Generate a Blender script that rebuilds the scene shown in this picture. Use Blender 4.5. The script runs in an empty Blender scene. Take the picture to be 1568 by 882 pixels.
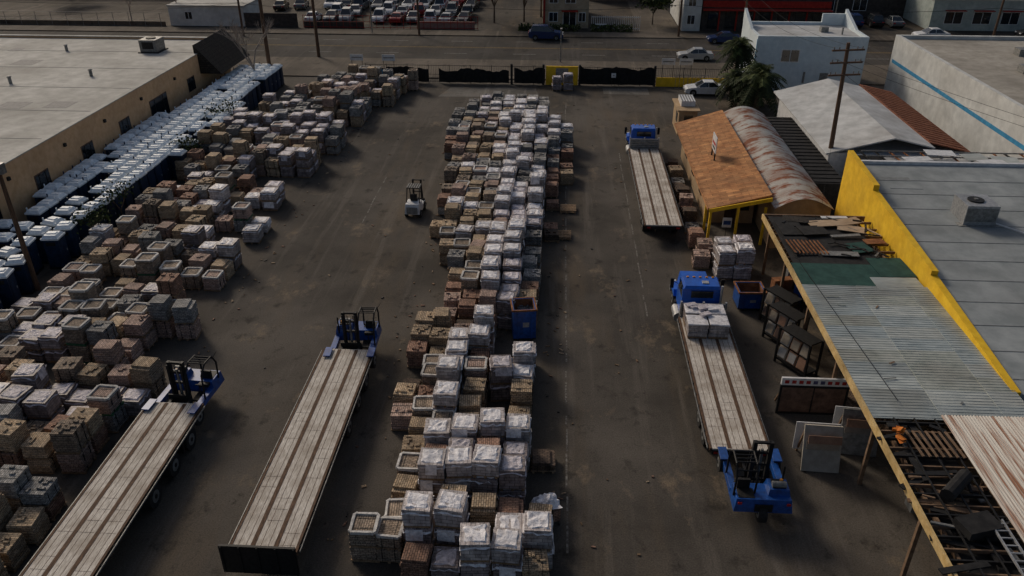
import bpy, math, random
from mathutils import Vector, Matrix
R=random.Random(11)
sc=bpy.context.scene
# ---------------------------------------------------------------- materials
MATS={}
def pm(name,c1,c2,scale=3,rough=.85,bump=.15,rand=0,metal=0,stretch=(1,1,1),lo=.35,hi=.65,dirt=0,dcol=(.03,.025,.02),dscale=.6,spec=.3,bdist=.03,brick=None):
    if name in MATS: return MATS[name]
    m=bpy.data.materials.new(name); m.use_nodes=True
    n=m.node_tree.nodes; l=m.node_tree.links
    b=n['Principled BSDF']; b.inputs['Roughness'].default_value=rough; b.inputs['Metallic'].default_value=metal
    b.inputs['Specular IOR Level'].default_value=spec
    tc=n.new('ShaderNodeTexCoord'); oi=n.new('ShaderNodeObjectInfo')
    mp=n.new('ShaderNodeMapping'); mp.inputs['Scale'].default_value=stretch
    add=n.new('ShaderNodeVectorMath'); add.operation='ADD'
    cmb=n.new('ShaderNodeCombineXYZ'); ml=n.new('ShaderNodeMath'); ml.operation='MULTIPLY'; ml.inputs[1].default_value=37.0
    l.new(oi.outputs['Random'],ml.inputs[0])
    for i in range(3): l.new(ml.outputs[0],cmb.inputs[i])
    l.new(tc.outputs['Object'],add.inputs[0]); l.new(cmb.outputs[0],add.inputs[1])
    l.new(add.outputs[0],mp.inputs['Vector'])
    nz=n.new('ShaderNodeTexNoise'); nz.inputs['Scale'].default_value=scale; nz.inputs['Detail'].default_value=7; nz.inputs['Roughness'].default_value=.65
    l.new(mp.outputs[0],nz.inputs['Vector'])
    cr=n.new('ShaderNodeValToRGB'); cr.color_ramp.elements[0].position=lo; cr.color_ramp.elements[1].position=hi
    cr.color_ramp.elements[0].color=(*c1,1); cr.color_ramp.elements[1].color=(*c2,1)
    l.new(nz.outputs['Fac'],cr.inputs['Fac'])
    col=cr.outputs['Color']
    if brick:
        geo=n.new('ShaderNodeNewGeometry'); sx=n.new('ShaderNodeSeparateXYZ'); l.new(geo.outputs['Normal'],sx.inputs[0])
        ab=n.new('ShaderNodeMath'); ab.operation='ABSOLUTE'; l.new(sx.outputs[2],ab.inputs[0])
        gt=n.new('ShaderNodeMath'); gt.operation='GREATER_THAN'; gt.inputs[1].default_value=.5; l.new(ab.outputs[0],gt.inputs[0])
        so=n.new('ShaderNodeSeparateXYZ'); l.new(tc.outputs['Object'],so.inputs[0])
        xy=n.new('ShaderNodeMath'); xy.operation='ADD'; l.new(so.outputs[0],xy.inputs[0]); l.new(so.outputs[1],xy.inputs[1])
        c1n=n.new('ShaderNodeCombineXYZ'); l.new(xy.outputs[0],c1n.inputs[0]); l.new(so.outputs[2],c1n.inputs[1])
        mv=n.new('ShaderNodeMix'); mv.data_type='VECTOR'; l.new(gt.outputs[0],mv.inputs[0]); l.new(c1n.outputs[0],mv.inputs[4]); l.new(tc.outputs['Object'],mv.inputs[5])
        bt=n.new('ShaderNodeTexBrick'); bt.inputs['Scale'].default_value=1
        bt.inputs['Brick Width'].default_value=brick[0]; bt.inputs['Row Height'].default_value=brick[1]; bt.inputs['Mortar Size'].default_value=brick[2]
        bt.inputs['Color1'].default_value=(.7,.7,.7,1); bt.inputs['Color2'].default_value=(1.2,1.15,1.1,1); bt.inputs['Mortar'].default_value=(.18,.17,.16,1)
        l.new(mv.outputs[1],bt.inputs['Vector'])
        mm=n.new('ShaderNodeMix'); mm.data_type='RGBA'; mm.blend_type='MULTIPLY'; mm.inputs[0].default_value=1
        l.new(col,mm.inputs[6]); l.new(bt.outputs['Color'],mm.inputs[7]); col=mm.outputs[2]
    if dirt>0:
        n2=n.new('ShaderNodeTexNoise'); n2.inputs['Scale'].default_value=dscale; n2.inputs['Detail'].default_value=5; l.new(add.outputs[0],n2.inputs['Vector'])
        r2=n.new('ShaderNodeMapRange'); r2.inputs[1].default_value=.42; r2.inputs[2].default_value=.72; r2.inputs[4].default_value=dirt; l.new(n2.outputs['Fac'],r2.inputs[0])
        mx=n.new('ShaderNodeMix'); mx.data_type='RGBA'; l.new(r2.outputs[0],mx.inputs[0]); l.new(col,mx.inputs[6]); mx.inputs[7].default_value=(*dcol,1); col=mx.outputs[2]
    if rand>0:
        hs=n.new('ShaderNodeHueSaturation'); mr=n.new('ShaderNodeMapRange'); mr.inputs[3].default_value=1-rand; mr.inputs[4].default_value=1+rand*.6
        l.new(oi.outputs['Random'],mr.inputs[0]); l.new(mr.outputs[0],hs.inputs['Value']); l.new(col,hs.inputs['Color']); col=hs.outputs[0]
    l.new(col,b.inputs['Base Color'])
    if bump>0:
        bp=n.new('ShaderNodeBump'); bp.inputs['Strength'].default_value=bump; bp.inputs['Distance'].default_value=bdist
        l.new(nz.outputs['Fac'],bp.inputs['Height']); l.new(bp.outputs[0],b.inputs['Normal'])
    MATS[name]=m; return m

wood_p=pm('pallet_wood',(.14,.09,.05),(.34,.23,.14),8,rand=.3)
blue=pm('blue_paint',(.003,.045,.20),(.008,.09,.38),5,rough=.4,bump=.03,dirt=.5,dcol=(.02,.025,.04),spec=.5,dscale=1.5)
bluetruck=pm('blue_truck_paint',(.005,.08,.42),(.008,.12,.58),3,rough=.3,bump=0,dirt=.25,spec=.4)
black=pm('black_steel',(.006,.006,.007),(.02,.019,.018),6,rough=.6,bump=.05)
rubber=pm('tyre_rubber',(.012,.012,.012),(.03,.028,.026),10,rough=.9)
steel=pm('grey_steel',(.14,.14,.135),(.30,.30,.29),5,rough=.5,metal=.3,dirt=.3)
alu=pm('aluminium',(.30,.31,.32),(.5,.5,.5),6,rough=.4,metal=.4,dirt=.3)
glass=pm('dark_glass',(.01,.013,.016),(.02,.025,.03),2,rough=.08,bump=0,spec=.8)
whitep=pm('white_paint',(.55,.56,.57),(.75,.75,.75),3,rough=.4,bump=.02,dirt=.15,spec=.5)
rust=pm('rust',(.13,.045,.018),(.32,.14,.06),3,rough=.9)
# ---------------------------------------------------------------- mesh builder
class MB:
    def __init__(s): s.v=[];s.f=[];s.m=[];s.mats=[]
    def mi(s,m):
        if m not in s.mats: s.mats.append(m)
        return s.mats.index(m)
    def box(s,c,d,m,rz=0,rx=0,ry=0,tx=1,ty=1,jit=0):
        k=len(s.v); M=Matrix.Rotation(rz,3,'Z')@Matrix.Rotation(rx,3,'X')@Matrix.Rotation(ry,3,'Y')
        for z in(-.5,.5):
            for x,y in((-.5,-.5),(.5,-.5),(.5,.5),(-.5,.5)):
                a,b=(tx,ty) if z>0 else (1,1)
                p=Vector((x*d[0]*a+R.uniform(-jit,jit),y*d[1]*b+R.uniform(-jit,jit),z*d[2]+R.uniform(-jit,jit)))
                s.v.append(M@p+Vector(c))
        for q in((0,3,2,1),(4,5,6,7),(0,1,5,4),(1,2,6,5),(2,3,7,6),(3,0,4,7)):
            s.f.append([k+i for i in q]); s.m.append(s.mi(m))
    def b(s,x0,x1,y0,y1,z0,z1,m,**kw): s.box(((x0+x1)/2,(y0+y1)/2,(z0+z1)/2),(x1-x0,y1-y0,z1-z0),m,**kw)
    def cyl(s,p0,p1,r0,r1,m,n=10):
        p0=Vector(p0);p1=Vector(p1); d=(p1-p0).normalized(); a=d.orthogonal().normalized(); b=d.cross(a); k=len(s.v)
        for p,r in((p0,r0),(p1,r1)):
            for i in range(n):
                t=2*math.pi*i/n; s.v.append(p+a*math.cos(t)*r+b*math.sin(t)*r)
        for i in range(n):
            j=(i+1)%n; s.f.append([k+i,k+j,k+n+j,k+n+i]); s.m.append(s.mi(m))
        s.f.append([k+i for i in range(n)][::-1]); s.m.append(s.mi(m))
        s.f.append([k+n+i for i in range(n)]); s.m.append(s.mi(m))
    def poly(s,pts,m):
        k=len(s.v); s.v+= [Vector(p) for p in pts]; s.f.append(list(range(k,k+len(pts)))); s.m.append(s.mi(m))
    def prism(s,prof,x0,x1,m,ins=0):
        k=len(s.v); n=len(prof)
        for x in(x0,x1):
            for y,z in prof: s.v.append(Vector((x,y,z)))
        for i in range(n):
            j=(i+1)%n; s.f.append([k+i,k+j,k+n+j,k+n+i]); s.m.append(s.mi(m))
        s.f.append([k+i for i in range(n)][::-1]); s.m.append(s.mi(m)); s.f.append([k+n+i for i in range(n)]); s.m.append(s.mi(m))
    def mesh(s,name):
        me=bpy.data.meshes.new(name); me.from_pydata([tuple(v) for v in s.v],[],s.f)
        for m in s.mats: me.materials.append(m)
        for p,i in zip(me.polygons,s.m): p.material_index=i
        import bmesh
        bm=bmesh.new(); bm.from_mesh(me); bmesh.ops.recalc_face_normals(bm,faces=bm.faces); bm.to_mesh(me); bm.free()
        return me
    def build(s,name,loc=(0,0,0),rz=0,bevel=0,seg=2):
        return place(s.mesh(name),name,loc,rz,bevel,seg)
def place(me,name,loc=(0,0,0),rz=0,bevel=0,seg=2,scl=None):
    o=bpy.data.objects.new(name,me); o.location=loc; o.rotation_euler=(0,0,rz)
    if scl: o.scale=scl
    sc.collection.objects.link(o)
    if bevel:
        md=o.modifiers.new('bevel','BEVEL'); md.width=bevel; md.segments=seg; md.limit_method='ANGLE'
    return o
# ---------------------------------------------------------------- camera / world
cam=bpy.data.cameras.new('camera'); cam.lens=28.01; cam.clip_end=2000
co=bpy.data.objects.new('camera',cam); sc.collection.objects.link(co)
co.location=(0,0,24); co.rotation_euler=(math.radians(90-29.17),0,math.radians(3.32)); sc.camera=co
w=bpy.data.worlds.new('World'); sc.world=w; w.use_nodes=True
sky=w.node_tree.nodes.new('ShaderNodeTexSky'); sky.sky_type='NISHITA'; sky.sun_disc=False
EL,AZ=math.radians(32),math.radians(-40)   # azimuth from +Y, clockwise
sky.sun_elevation=EL; sky.sun_rotation=AZ; sky.air_density=1.0; sky.dust_density=4.5; sky.ozone_density=.8
bg=w.node_tree.nodes['Background']; bg.inputs['Strength'].default_value=.06
w.node_tree.links.new(sky.outputs[0],bg.inputs[0])
sl=bpy.data.lights.new('sun','SUN'); sl.energy=1.45; sl.angle=math.radians(12); sl.color=(1,.88,.74)
so=bpy.data.objects.new('sun',sl); sc.collection.objects.link(so)
dv=Vector((math.sin(AZ)*math.cos(EL),math.cos(AZ)*math.cos(EL),math.sin(EL)))
so.rotation_euler=dv.to_track_quat('Z','Y').to_euler()
try:
    sc.view_settings.view_transform='Standard'; sc.view_settings.look='None'
except: pass
# ---------------------------------------------------------------- ground
def asphalt(name,base,brown=(.10,.075,.05),crack=.0,var=1.0):
    m=bpy.data.materials.new(name); m.use_nodes=True; n=m.node_tree.nodes; l=m.node_tree.links
    b=n['Principled BSDF']; b.inputs['Roughness'].default_value=.9; b.inputs['Specular IOR Level'].default_value=.15
    tc=n.new('ShaderNodeTexCoord')
    def noise(s,d=6,st=(1,1,1),r=.6,off=0):
        mp=n.new('ShaderNodeMapping'); mp.inputs['Scale'].default_value=st; mp.inputs['Location'].default_value=(off,off*.7,0); l.new(tc.outputs['Object'],mp.inputs[0])
        z=n.new('ShaderNodeTexNoise'); z.inputs['Scale'].default_value=s; z.inputs['Detail'].default_value=d; z.inputs['Roughness'].default_value=r; l.new(mp.outputs[0],z.inputs['Vector']); return z.outputs['Fac']
    def ramp(f,a,bb,mx=1):
        r=n.new('ShaderNodeMapRange'); r.inputs[1].default_value=a; r.inputs[2].default_value=bb; r.inputs[4].default_value=mx; l.new(f,r.inputs[0]); return r.outputs[0]
    def mix(f,a,c,bt='MIX'):
        x=n.new('ShaderNodeMix'); x.data_type='RGBA'; x.blend_type=bt
        l.new(f,x.inputs[0])
        for v,i in((a,6),(c,7)):
            if isinstance(v,tuple): x.inputs[i].default_value=(*v,1)
            else: l.new(v,x.inputs[i])
        return x.outputs[2]
    d=tuple(v*.62 for v in base); h=tuple(v*1.3 for v in base)
    c=mix(ramp(noise(.10,6),.38,.62),d,h)
    c=mix(ramp(noise(.25,7,(1,.2,1),.6,5),.50,.70,.8),c,brown)
    c=mix(ramp(noise(.5,8,(2.2,.12,1),.65,9),.53,.68,.6),c,tuple(v*1.7 for v in base))
    c=mix(ramp(noise(.35,8,(1,.7,1),.75,13),.57,.68,.75),c,tuple(v*1.8 for v in brown))
    c=mix(ramp(noise(.7,7,(1,.8,1),.7,21),.56,.68,.8),c,tuple(v*.3 for v in base))
    c=mix(ramp(noise(2.2,6,(1,1,1),.7,31),.64,.71,.85),c,tuple(v*.2 for v in base))
    sp=mix(ramp(noise(16,3),.3,.7),(.72,.72,.72),(1.28,1.28,1.28))
    one=n.new('ShaderNodeValue'); one.outputs[0].default_value=1
    c=mix(one.outputs[0],c,sp,'MULTIPLY')
    if crack:
        vo=n.new('ShaderNodeTexVoronoi'); vo.feature='DISTANCE_TO_EDGE'; vo.inputs['Scale'].default_value=.13
        dn=n.new('ShaderNodeTexNoise'); dn.inputs['Scale'].default_value=.7; dn.inputs['Detail'].default_value=6
        l.new(tc.outputs['Object'],dn.inputs['Vector']); va=n.new('ShaderNodeVectorMath'); va.operation='MULTIPLY_ADD'; va.inputs[1].default_value=(3,3,3)
        l.new(dn.outputs['Color'],va.inputs[0]); l.new(tc.outputs['Object'],va.inputs[2]); l.new(va.outputs[0],vo.inputs['Vector'])
        c=mix(ramp(vo.outputs['Distance'],.004,.001,crack),c,tuple(v*.6 for v in base))
    l.new(c,b.inputs['Base Color'])
    bp=n.new('ShaderNodeBump'); bp.inputs['Strength'].default_value=.3; bp.inputs['Distance'].default_value=.02; l.new(noise(9,8),bp.inputs['Height']); l.new(bp.outputs[0],b.inputs['Normal'])
    return m
yard=asphalt('yard_asphalt',(.080,.070,.059),(.108,.083,.057),.5)
road=asphalt('road_asphalt',(.052,.047,.042),(.06,.05,.038))
conc=asphalt('sidewalk_concrete',(.115,.097,.078),brown=(.09,.075,.055))
far_g=asphalt('far_ground',(.055,.048,.04))
def sheet(name,x0,x1,y0,y1,z,m,div=1):
    g=MB(); g.poly([(x0,y0,z),(x1,y0,z),(x1,y1,z),(x0,y1,z)],m); return g.build(name)
sheet('ground',-900,900,-200,1500,0,far_g)
sheet('yard_pavement',-37.3,36,5,92.5,.004,yard)
g=MB(); g.b(-200,200,92.5,101.7,-.05,.12,conc); g.build('near_sidewalk')
sheet('street',-300,300,101.7,116,.006,road)
g=MB(); g.b(-200,200,116,119.3,-.05,.13,conc); g.build('far_sidewalk')
pl=pm('worn_line_paint',(.075,.065,.055),(.24,.225,.20),7,lo=.42,hi=.66,bump=0)
py=pm('yellow_line_paint',(.12,.08,.03),(.36,.23,.05),5,bump=0)
pw=pm('white_line_paint',(.12,.12,.11),(.36,.36,.34),5,bump=0)
g=MB()
for x,y0,y1 in((.85,22,84),(5.55,40,66),(-13.9,52,60)):
    y=y0
    while y<y1:
        L=R.uniform(.5,2.2); xx=x+R.uniform(-.03,.03); g.poly([(xx-.045,y,.012),(xx+.045,y,.012),(xx+.04,y+L,.012),(xx-.04,y+L,.012)],pl); y+=L+R.uniform(.1,1.0)
g.build('yard_line_marking')
g=MB()
for yy in(108.7,109.0): g.poly([(-200,yy,.012),(200,yy,.012),(200,yy+.1,.012),(-200,yy+.1,.012)],py)
for yy in(105.3,112.6):
    x=-150
    while x<150: g.poly([(x,yy,.012),(x+3,yy,.012),(x+3,yy+.12,.012),(x,yy+.12,.012)],pw); x+=9
g.build('road_line_marking')
g=MB(); cp=asphalt('concrete_patch',(.15,.14,.125))
g.poly([(-13,85,.012),(-2,85.4,.012),(-2.5,89,.012),(-12,88.9,.012)],cp); g.poly([(5,87,.012),(10,87,.012),(10,89.5,.012),(5,89.5,.012)],cp); g.build('concrete_apron')
# ---------------------------------------------------------------- paver stacks
BR={'t':((.40,.29,.18),(.68,.54,.38)),'r':((.24,.13,.09),(.48,.30,.22)),'g':((.22,.22,.22),(.48,.48,.47)),'d':((.07,.05,.04),(.20,.14,.10)),'b':((.24,.19,.145),(.50,.40,.31)),'p':((.38,.26,.21),(.64,.48,.41))}
for k in list(BR): pm('brick_'+k,*BR[k],scale=5,rand=.3,bump=.3,brick=(.21,.09,.012),dirt=.4,dcol=(.05,.04,.035),dscale=1.3)
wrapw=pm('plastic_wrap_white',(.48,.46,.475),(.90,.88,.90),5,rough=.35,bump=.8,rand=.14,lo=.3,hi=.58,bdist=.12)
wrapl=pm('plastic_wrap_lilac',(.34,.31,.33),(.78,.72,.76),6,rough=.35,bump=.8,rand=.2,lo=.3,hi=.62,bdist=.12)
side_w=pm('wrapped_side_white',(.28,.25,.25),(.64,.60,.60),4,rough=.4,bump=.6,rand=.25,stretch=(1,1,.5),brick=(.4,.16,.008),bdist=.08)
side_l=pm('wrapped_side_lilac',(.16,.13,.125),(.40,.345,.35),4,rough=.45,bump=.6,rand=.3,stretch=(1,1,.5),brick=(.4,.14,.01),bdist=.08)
rim=pm('strap_rim',(.36,.345,.32),(.68,.66,.63),6,rand=.3,bump=.3)
green_pl=pm('green_pallet',(.02,.07,.035),(.05,.14,.07),6)
def stack_mesh(t,h):
    g=MB(); S=1.0; z=0; tiers=1 if h<=2 else (2 if h<=4 else 3); th=h*.5/tiers
    ox=oy=0
    for k in range(tiers):
        ox+=R.uniform(-.06,.06); oy+=R.uniform(-.06,.06)
        pmx=green_pl if (t=='b' and R.random()<.3) else wood_p
        for i in(-.42,0,.42): g.box((ox+i*S,oy,z+.05),(.1,S*1.0,.1),pmx)
        for i in range(5): g.box((ox,oy-.44+.22*i,z+.115),(S*1.04,.13,.025),pmx)
        z0=z+.13; hh=th-.13; last=k==tiers-1
        if t in'wl':
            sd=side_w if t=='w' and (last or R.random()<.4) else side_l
            n=3
            for i in range(n):
                g.box((ox+R.uniform(-.012,.012),oy+R.uniform(-.012,.012),z0+hh*(i+.5)/n),(S*R.uniform(.97,1.03),S*R.uniform(.97,1.03),hh/n),sd,jit=.014)
            tm=wrapw if t=='w' else wrapl
            kx=len(g.v); N=6
            for a in range(N+1):
                for b in range(N+1):
                    e=(a in(0,N)) or (b in(0,N))
                    g.v.append(Vector((ox+(a/N-.5)*S*1.07+R.uniform(-.025,.025),oy+(b/N-.5)*S*1.07+R.uniform(-.025,.025),z0+hh+(-.14+R.uniform(-.09,.05) if e else .02+R.uniform(-.025,.05)))))
            for a in range(N):
                for b in range(N):
                    q=kx+a*(N+1)+b; g.f.append([q,q+N+1,q+N+2,q+1]); g.m.append(g.mi(tm))
            if R.random()<.5:
                sx=R.choice((-1,1)); g.box((ox+sx*.54,oy+R.uniform(-.2,.2),z0+hh-.25),(.02,R.uniform(.3,.8),.45),tm,ry=sx*-.12,jit=.03)
        else:
            bm=MATS['brick_'+(t if R.random()<.7 else R.choice('tgbp'))]
            n=max(2,int(hh/.11))
            for i in range(n):
                g.box((ox+R.uniform(-.02,.02),oy+R.uniform(-.02,.02),z0+hh*(i+.5)/n),(S*R.uniform(.92,1.0),S*R.uniform(.92,1.0),hh/n*.95),bm,rz=R.uniform(-.015,.015))
            if last:
                if t=='b':
                    zt=z0+hh
                    for sx,sy,dx,dy in((0,.46,.8,.1),(0,-.46,.8,.1),(.46,0,.1,.8),(-.46,0,.1,.8)):
                        g.box((ox+sx,oy+sy,zt+.0),(dx,dy,.13),rim,jit=.015)
                    for sx in(-1,1):
                        for sy in(-1,1): g.box((ox+sx*.43,oy+sy*.43,zt-.002),(.2,.09,.12),rim,rz=-sx*sy*.785)
                elif R.random()<.6:
                    for _ in range(R.randint(2,9)):
                        g.box((ox+R.uniform(-.35,.35),oy+R.uniform(-.35,.35),z0+hh+.035),(.2,.1,.07),bm,rz=R.choice((0,1.57))+R.uniform(-.1,.1))
                else:
                    g.box((ox+R.uniform(-.1,.1),oy,z0+hh+.06),(S*.75,S*.9,.11),bm)
            if R.random()<.6:
                for i in(-.25,.25): g.box((ox+i,oy,z0+hh*.5),(.018,S*1.02,hh*1.03),black)
        z+=th
    return g.mesh('paver_pallet_stack')
CACHE={}
def stack(t,h,x,y,big=0):
    key=(t,h)
    if key not in CACHE: CACHE[key]=[stack_mesh(t,h) for _ in range(6)]
    s=R.uniform(.97,1.06)+big
    place(R.choice(CACHE[key]),'paver_pallet_stack',(x+R.uniform(-.08,.08),y+R.uniform(-.1,.1),.004),R.choice((0,1.5708,3.1416,4.712))+R.gauss(0,.06),scl=(s,s,R.uniform(.88,1.12)))
rows='''20.3 . . . . r3 l3 w5 w5 t3
21.6 . . b3 b3 w5 w5 . w4 w4
23.0 . . . b2 t2 r4 t3 r3 t2
24.5 . . . t2 w5 w5 w5 l4 .
25.7 . . . b2 r3 l4 r4 l4 .
27.0 . . . t2 w4 w5 w5 w5 d1
28.2 . . . t2 b3 t3 t2 t2
29.4 . . p2 b3 w5 t3 . t2
30.7 . . t2 r2 w5 t3 . t3
31.9 . . d1 b3 w4 b4 l4 w3
33.2 . . . b2 w4 r3 . w4
34.4 . . r2 t2 w4 w5 . w3
35.6 . . t3 t3 p3 w5 . .
36.9 . . t3 t3 d2 r3 . .
38.4 . . . d2 r3 p4 l4 r3
39.7 . . . d2 r3 w5 l4 t3
41.0 . . . r2 b4 w5 l4 r3
42.3 . . . t3 b4 w5 l4 g3
43.6 . . . p4 t4 w5 w5 g3
44.9 . . . t3 p4 w5 w5 g3
46.2 . . t3 b3 t4 w5 w5 .
47.5 . . b3 w4 w4 w5 w5 g3
48.8 . . t3 t4 t4 p4 l4 l4
50.1 . t2 t4 t4 t4 l4 l4 w4 d1
51.4 . . w4 w4 b4 w5 l4 w4 r1
52.7 . . w4 t4 p4 w5 w5 w5 .
54.0 . r3 p4 b4 t4 l5 l4 w4 .
55.3 . p3 b4 t4 p4 w5 w4 w5 r1
56.6 . . t4 t4 b4 w5 g4 w4
57.9 . t4 t4 b4 w4 w4 g4 w4 r2
59.2 . t4 w4 t4 g4 w5 w5 w4 r2
60.5 . r3 p4 b4 p4 w5 l4 g4 r2 r2
61.8 . t3 g4 p4 l4 w4 l4 g4 r3 r2
63.1 . p4 t4 t4 w4 w5 g4 g4 r3 .
64.4 . r4 p4 t4 p4 l4 w4 w4 g3 r3
65.7 r3 p4 t4 p4 b4 w4 w5 w4 g4 r3
67.0 r3 g4 p4 g4 l4 l4 w5 l4 w5 .
68.3 g4 b4 p4 b4 p4 w4 w5 w5 w4 g4
69.6 g4 g4 t4 l4 w5 w4 w5 w4 w5 w4
70.9 . p4 l4 p4 w5 w5 w5 w5 w5 .
72.2 g4 g4 l4 p4 w4 w4 w4 l4
73.5 g4 g4 g4 l4 g4 w4 w4 w4
74.8 . g4 l4 g4 t4 w4 g4 w4
76.1 . g4 g4 w4 w4 w4 g4 g4
77.4 . . l4 g4 w4 w4 w4 g4
78.7 . . g4 g4 w4 g4 g4 g4'''
for ln in rows.split('\n'):
    a=ln.split(); y=float(a[0])
    for c,tk in enumerate(a[1:]):
        if tk!='.': stack(tk[0],int(tk[1]),-9.2+1.12*c,y)
def lx(y):
    for a,b,x in((18,24,-20.3),(24,29.5,-20.6),(29.5,33.2,-19.8),(33.2,35.5,-22.2),(35.5,39,-20.1),(39,41.5,-22),(41.5,45.5,-20.8),(45.5,47.6,-23.5),(47.6,51,-20.6),(51,54,-24.5),(54,57.5,-21.3),(57.5,60,-25),(60,64,-20.6),(64,70,-19.6),(70,73,-21.5),(73,79,-19.4),(79,81,-20.6),(81,88.5,-17.6)):
        if a<=y<b: return x
    return -20
y=19.0; row=0; tprev=None
while y<88:
    xr=lx(y); x=xr; row+=1
    xl=-30.2 if y<70 else (-30.2+(y-70)*.33)
    aisle=(row%6==5 and y<76)
    run=None
    while x>xl:
        if R.random()<(.95 if not aisle else .22):
            if y<34: ch='bbptggbtllwr'
            elif y<46: ch='bbtpbrggbtgl'
            elif y<52: ch='tbtplwwgr'
            elif y<62: ch='ttpglbwwlr'
            else: ch='tggbglglpgtl'
            t=run if (run and R.random()<.45) else R.choice(ch); run=t
            if abs(x-xr)<1.3 and 44<y<58: t=R.choice('wwl')
            h=R.choice((2,3,3,4)) if y<60 else R.choice((3,4,4,5))
            if x<-27 and y<46: h=R.choice((2,2,3))
            stack(t,h,x,y,.03)
        x-=R.uniform(1.2,1.36)
    y+=R.uniform(1.24,1.38) if not aisle else 1.55
for x,yy,t,h in((-17.2,87.3,'l',3),(-16,87.5,'t',4),(-17.1,86,'t',3),(-.2,88.4,'l',3),(1.1,88.5,'l',4),(10.6,45.1,'w',4),(11.8,45.2,'w',4),(10.8,46.5,'w',4),(12,46.4,'l',4)): stack(t,h,x,yy)
for yy in (51.8,53.2,54.6,56.1,57.5,59,60.4,61.9,63.3,64.8): stack(R.choice('rdrt'),R.choice((1,2,2)),9.75,yy)
for x,yy in((9.6,49.6),(9.9,48.2),(10.6,47.8),(9.5,46.6)): stack('r',2,x,yy)
# ---------------------------------------------------------------- portable toilets
def toilet_mesh(cover):
    g=MB(); tb=pm('toilet_blue_plastic',(.005,.014,.036),(.012,.034,.08),4,rough=.5,bump=.02,rand=.4); tw=pm('toilet_roof_white',(.60,.67,.73),(.84,.89,.92),4,rough=.5,bump=.1,rand=.12)
    g.b(-.50,.50,-.50,.50,0,.14,black); g.b(-.48,.48,-.48,.48,.14,2.05,tb)
    g.b(.48,.51,-.36,.36,.2,1.95,tb); g.b(.51,.525,-.30,.30,.35,1.85,tb); g.b(.525,.55,.2,.27,1.0,1.15,alu)
    for s in(-1,1):
        g.b(-.3,.3,.48 if s>0 else -.51,.51 if s>0 else -.48,1.65,1.9,black)
    g.box((0,0,2.10),(1.10,1.06,.12),tw); g.box((0,0,2.24),(1.04,1.0,.17),tw,tx=.72,ty=.72); g.box((0,0,2.355),(.7,.34,.06),tw,tx=.8,ty=.8)
    g.cyl((-.38,-.36,2.1),(-.38,-.36,2.5),.05,.05,tb if cover else tw,8)
    return g.mesh('portable_toilet')
TM=[toilet_mesh(0),toilet_mesh(1)]
for x,y0,y1,dens in((-36.5,51,70,.95),(-35.25,48,88,.97),(-34.05,56,89,.98),(-32.85,52,89,.98),(-31.65,50,89,.98),(-30.55,60,80,.92)):
    y=y0
    while y<y1:
        if R.random()<dens and not (x>-31 and y>74): place(R.choice(TM),'portable_toilet',(x+R.uniform(-.06,.06),y,.004),R.choice((0,0,3.1416))+R.gauss(0,.05),.02,1)
        y+=1.22+R.uniform(0,.06)
for x in(-36.2,-34.9,-33.3,-32.0):
    y=34
    while y<(47 if x<-34 else 50):
        if R.random()<.85: place(R.choice(TM),'portable_toilet',(x+R.uniform(-.2,.2),y,.004),R.uniform(-.3,.3),.02,1)
        y+=1.45+R.uniform(0,.4)
# ---------------------------------------------------------------- vehicles
def wheel(g,x,y,r,wd,z=None):
    z=r if z is None else z
    g.cyl((x-wd/2,y,z),(x+wd/2,y,z),r,r,rubber,18); g.cyl((x-wd/2-.01,y,z),(x+wd/2+.01,y,z),r*.55,r*.55,steel,12)
    g.cyl((x-wd/2-.03,y,z),(x+wd/2+.03,y,z),r*.2,r*.2,black,8)
deckm=pm('deck_boards',(.38,.34,.29),(.74,.69,.62),6,rough=.8,bump=.2,stretch=(5,.6,1),dirt=.6,dscale=1.0,dcol=(.20,.15,.105))
slot=pm('deck_slot_brown',(.05,.03,.02),(.15,.085,.05),6,stretch=(3,.6,1))
redl=pm('red_lamp',(.3,.01,.01),(.4,.02,.02),3,rough=.3,bump=0)
amber=pm('amber_lamp',(.5,.2,.02),(.6,.25,.03),3,rough=.3,bump=0)
def deck(g,L,W=2.5,z=1.28):
    g.b(-W/2,W/2,0,L,z-.12,z,deckm)
    for x in(-W/6-.02,W/6+.02): g.b(x-.085,x+.085,.05,L-.05,z+.001,z+.012,slot)
    n=int(L/.9)
    for s in(-1,1):
        g.b(s*W/2-.05,s*W/2+.05,0,L,z-.14,z+.02,slot)
        for i in range(n): g.b(s*(W/2+.07)-.03,s*(W/2+.07)+.03,.3+i*.9,.4+i*.9,z-.14,z-.02,black)
        g.b(s*(W/2+.12)-.015,s*(W/2+.12)+.015,.1,L-.1,z-.12,z-.04,steel)
    for x in(-W/3,0,W/3):
        for i in (-1,1): g.b(x+i*.14-.009,x+i*.14+.009,.02,L-.02,z+.0008,z+.004,slot)
    for i in range(int(L/.6)):
        for q in(-W/3,0,W/3):
            if R.random()<.4: g.b(q-.3,q+.3,.3+i*.6,.312+i*.6,z+.0055,z+.007,slot)
    for x in(-.45,.45): g.b(x-.06,x+.06,-.1,L+.5,z-.5,z-.12,black)
    for i in range(int(L/.6)): g.b(-W/2+.05,W/2-.05,.2+i*.6,.26+i*.6,z-.24,z-.125,black)
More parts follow.
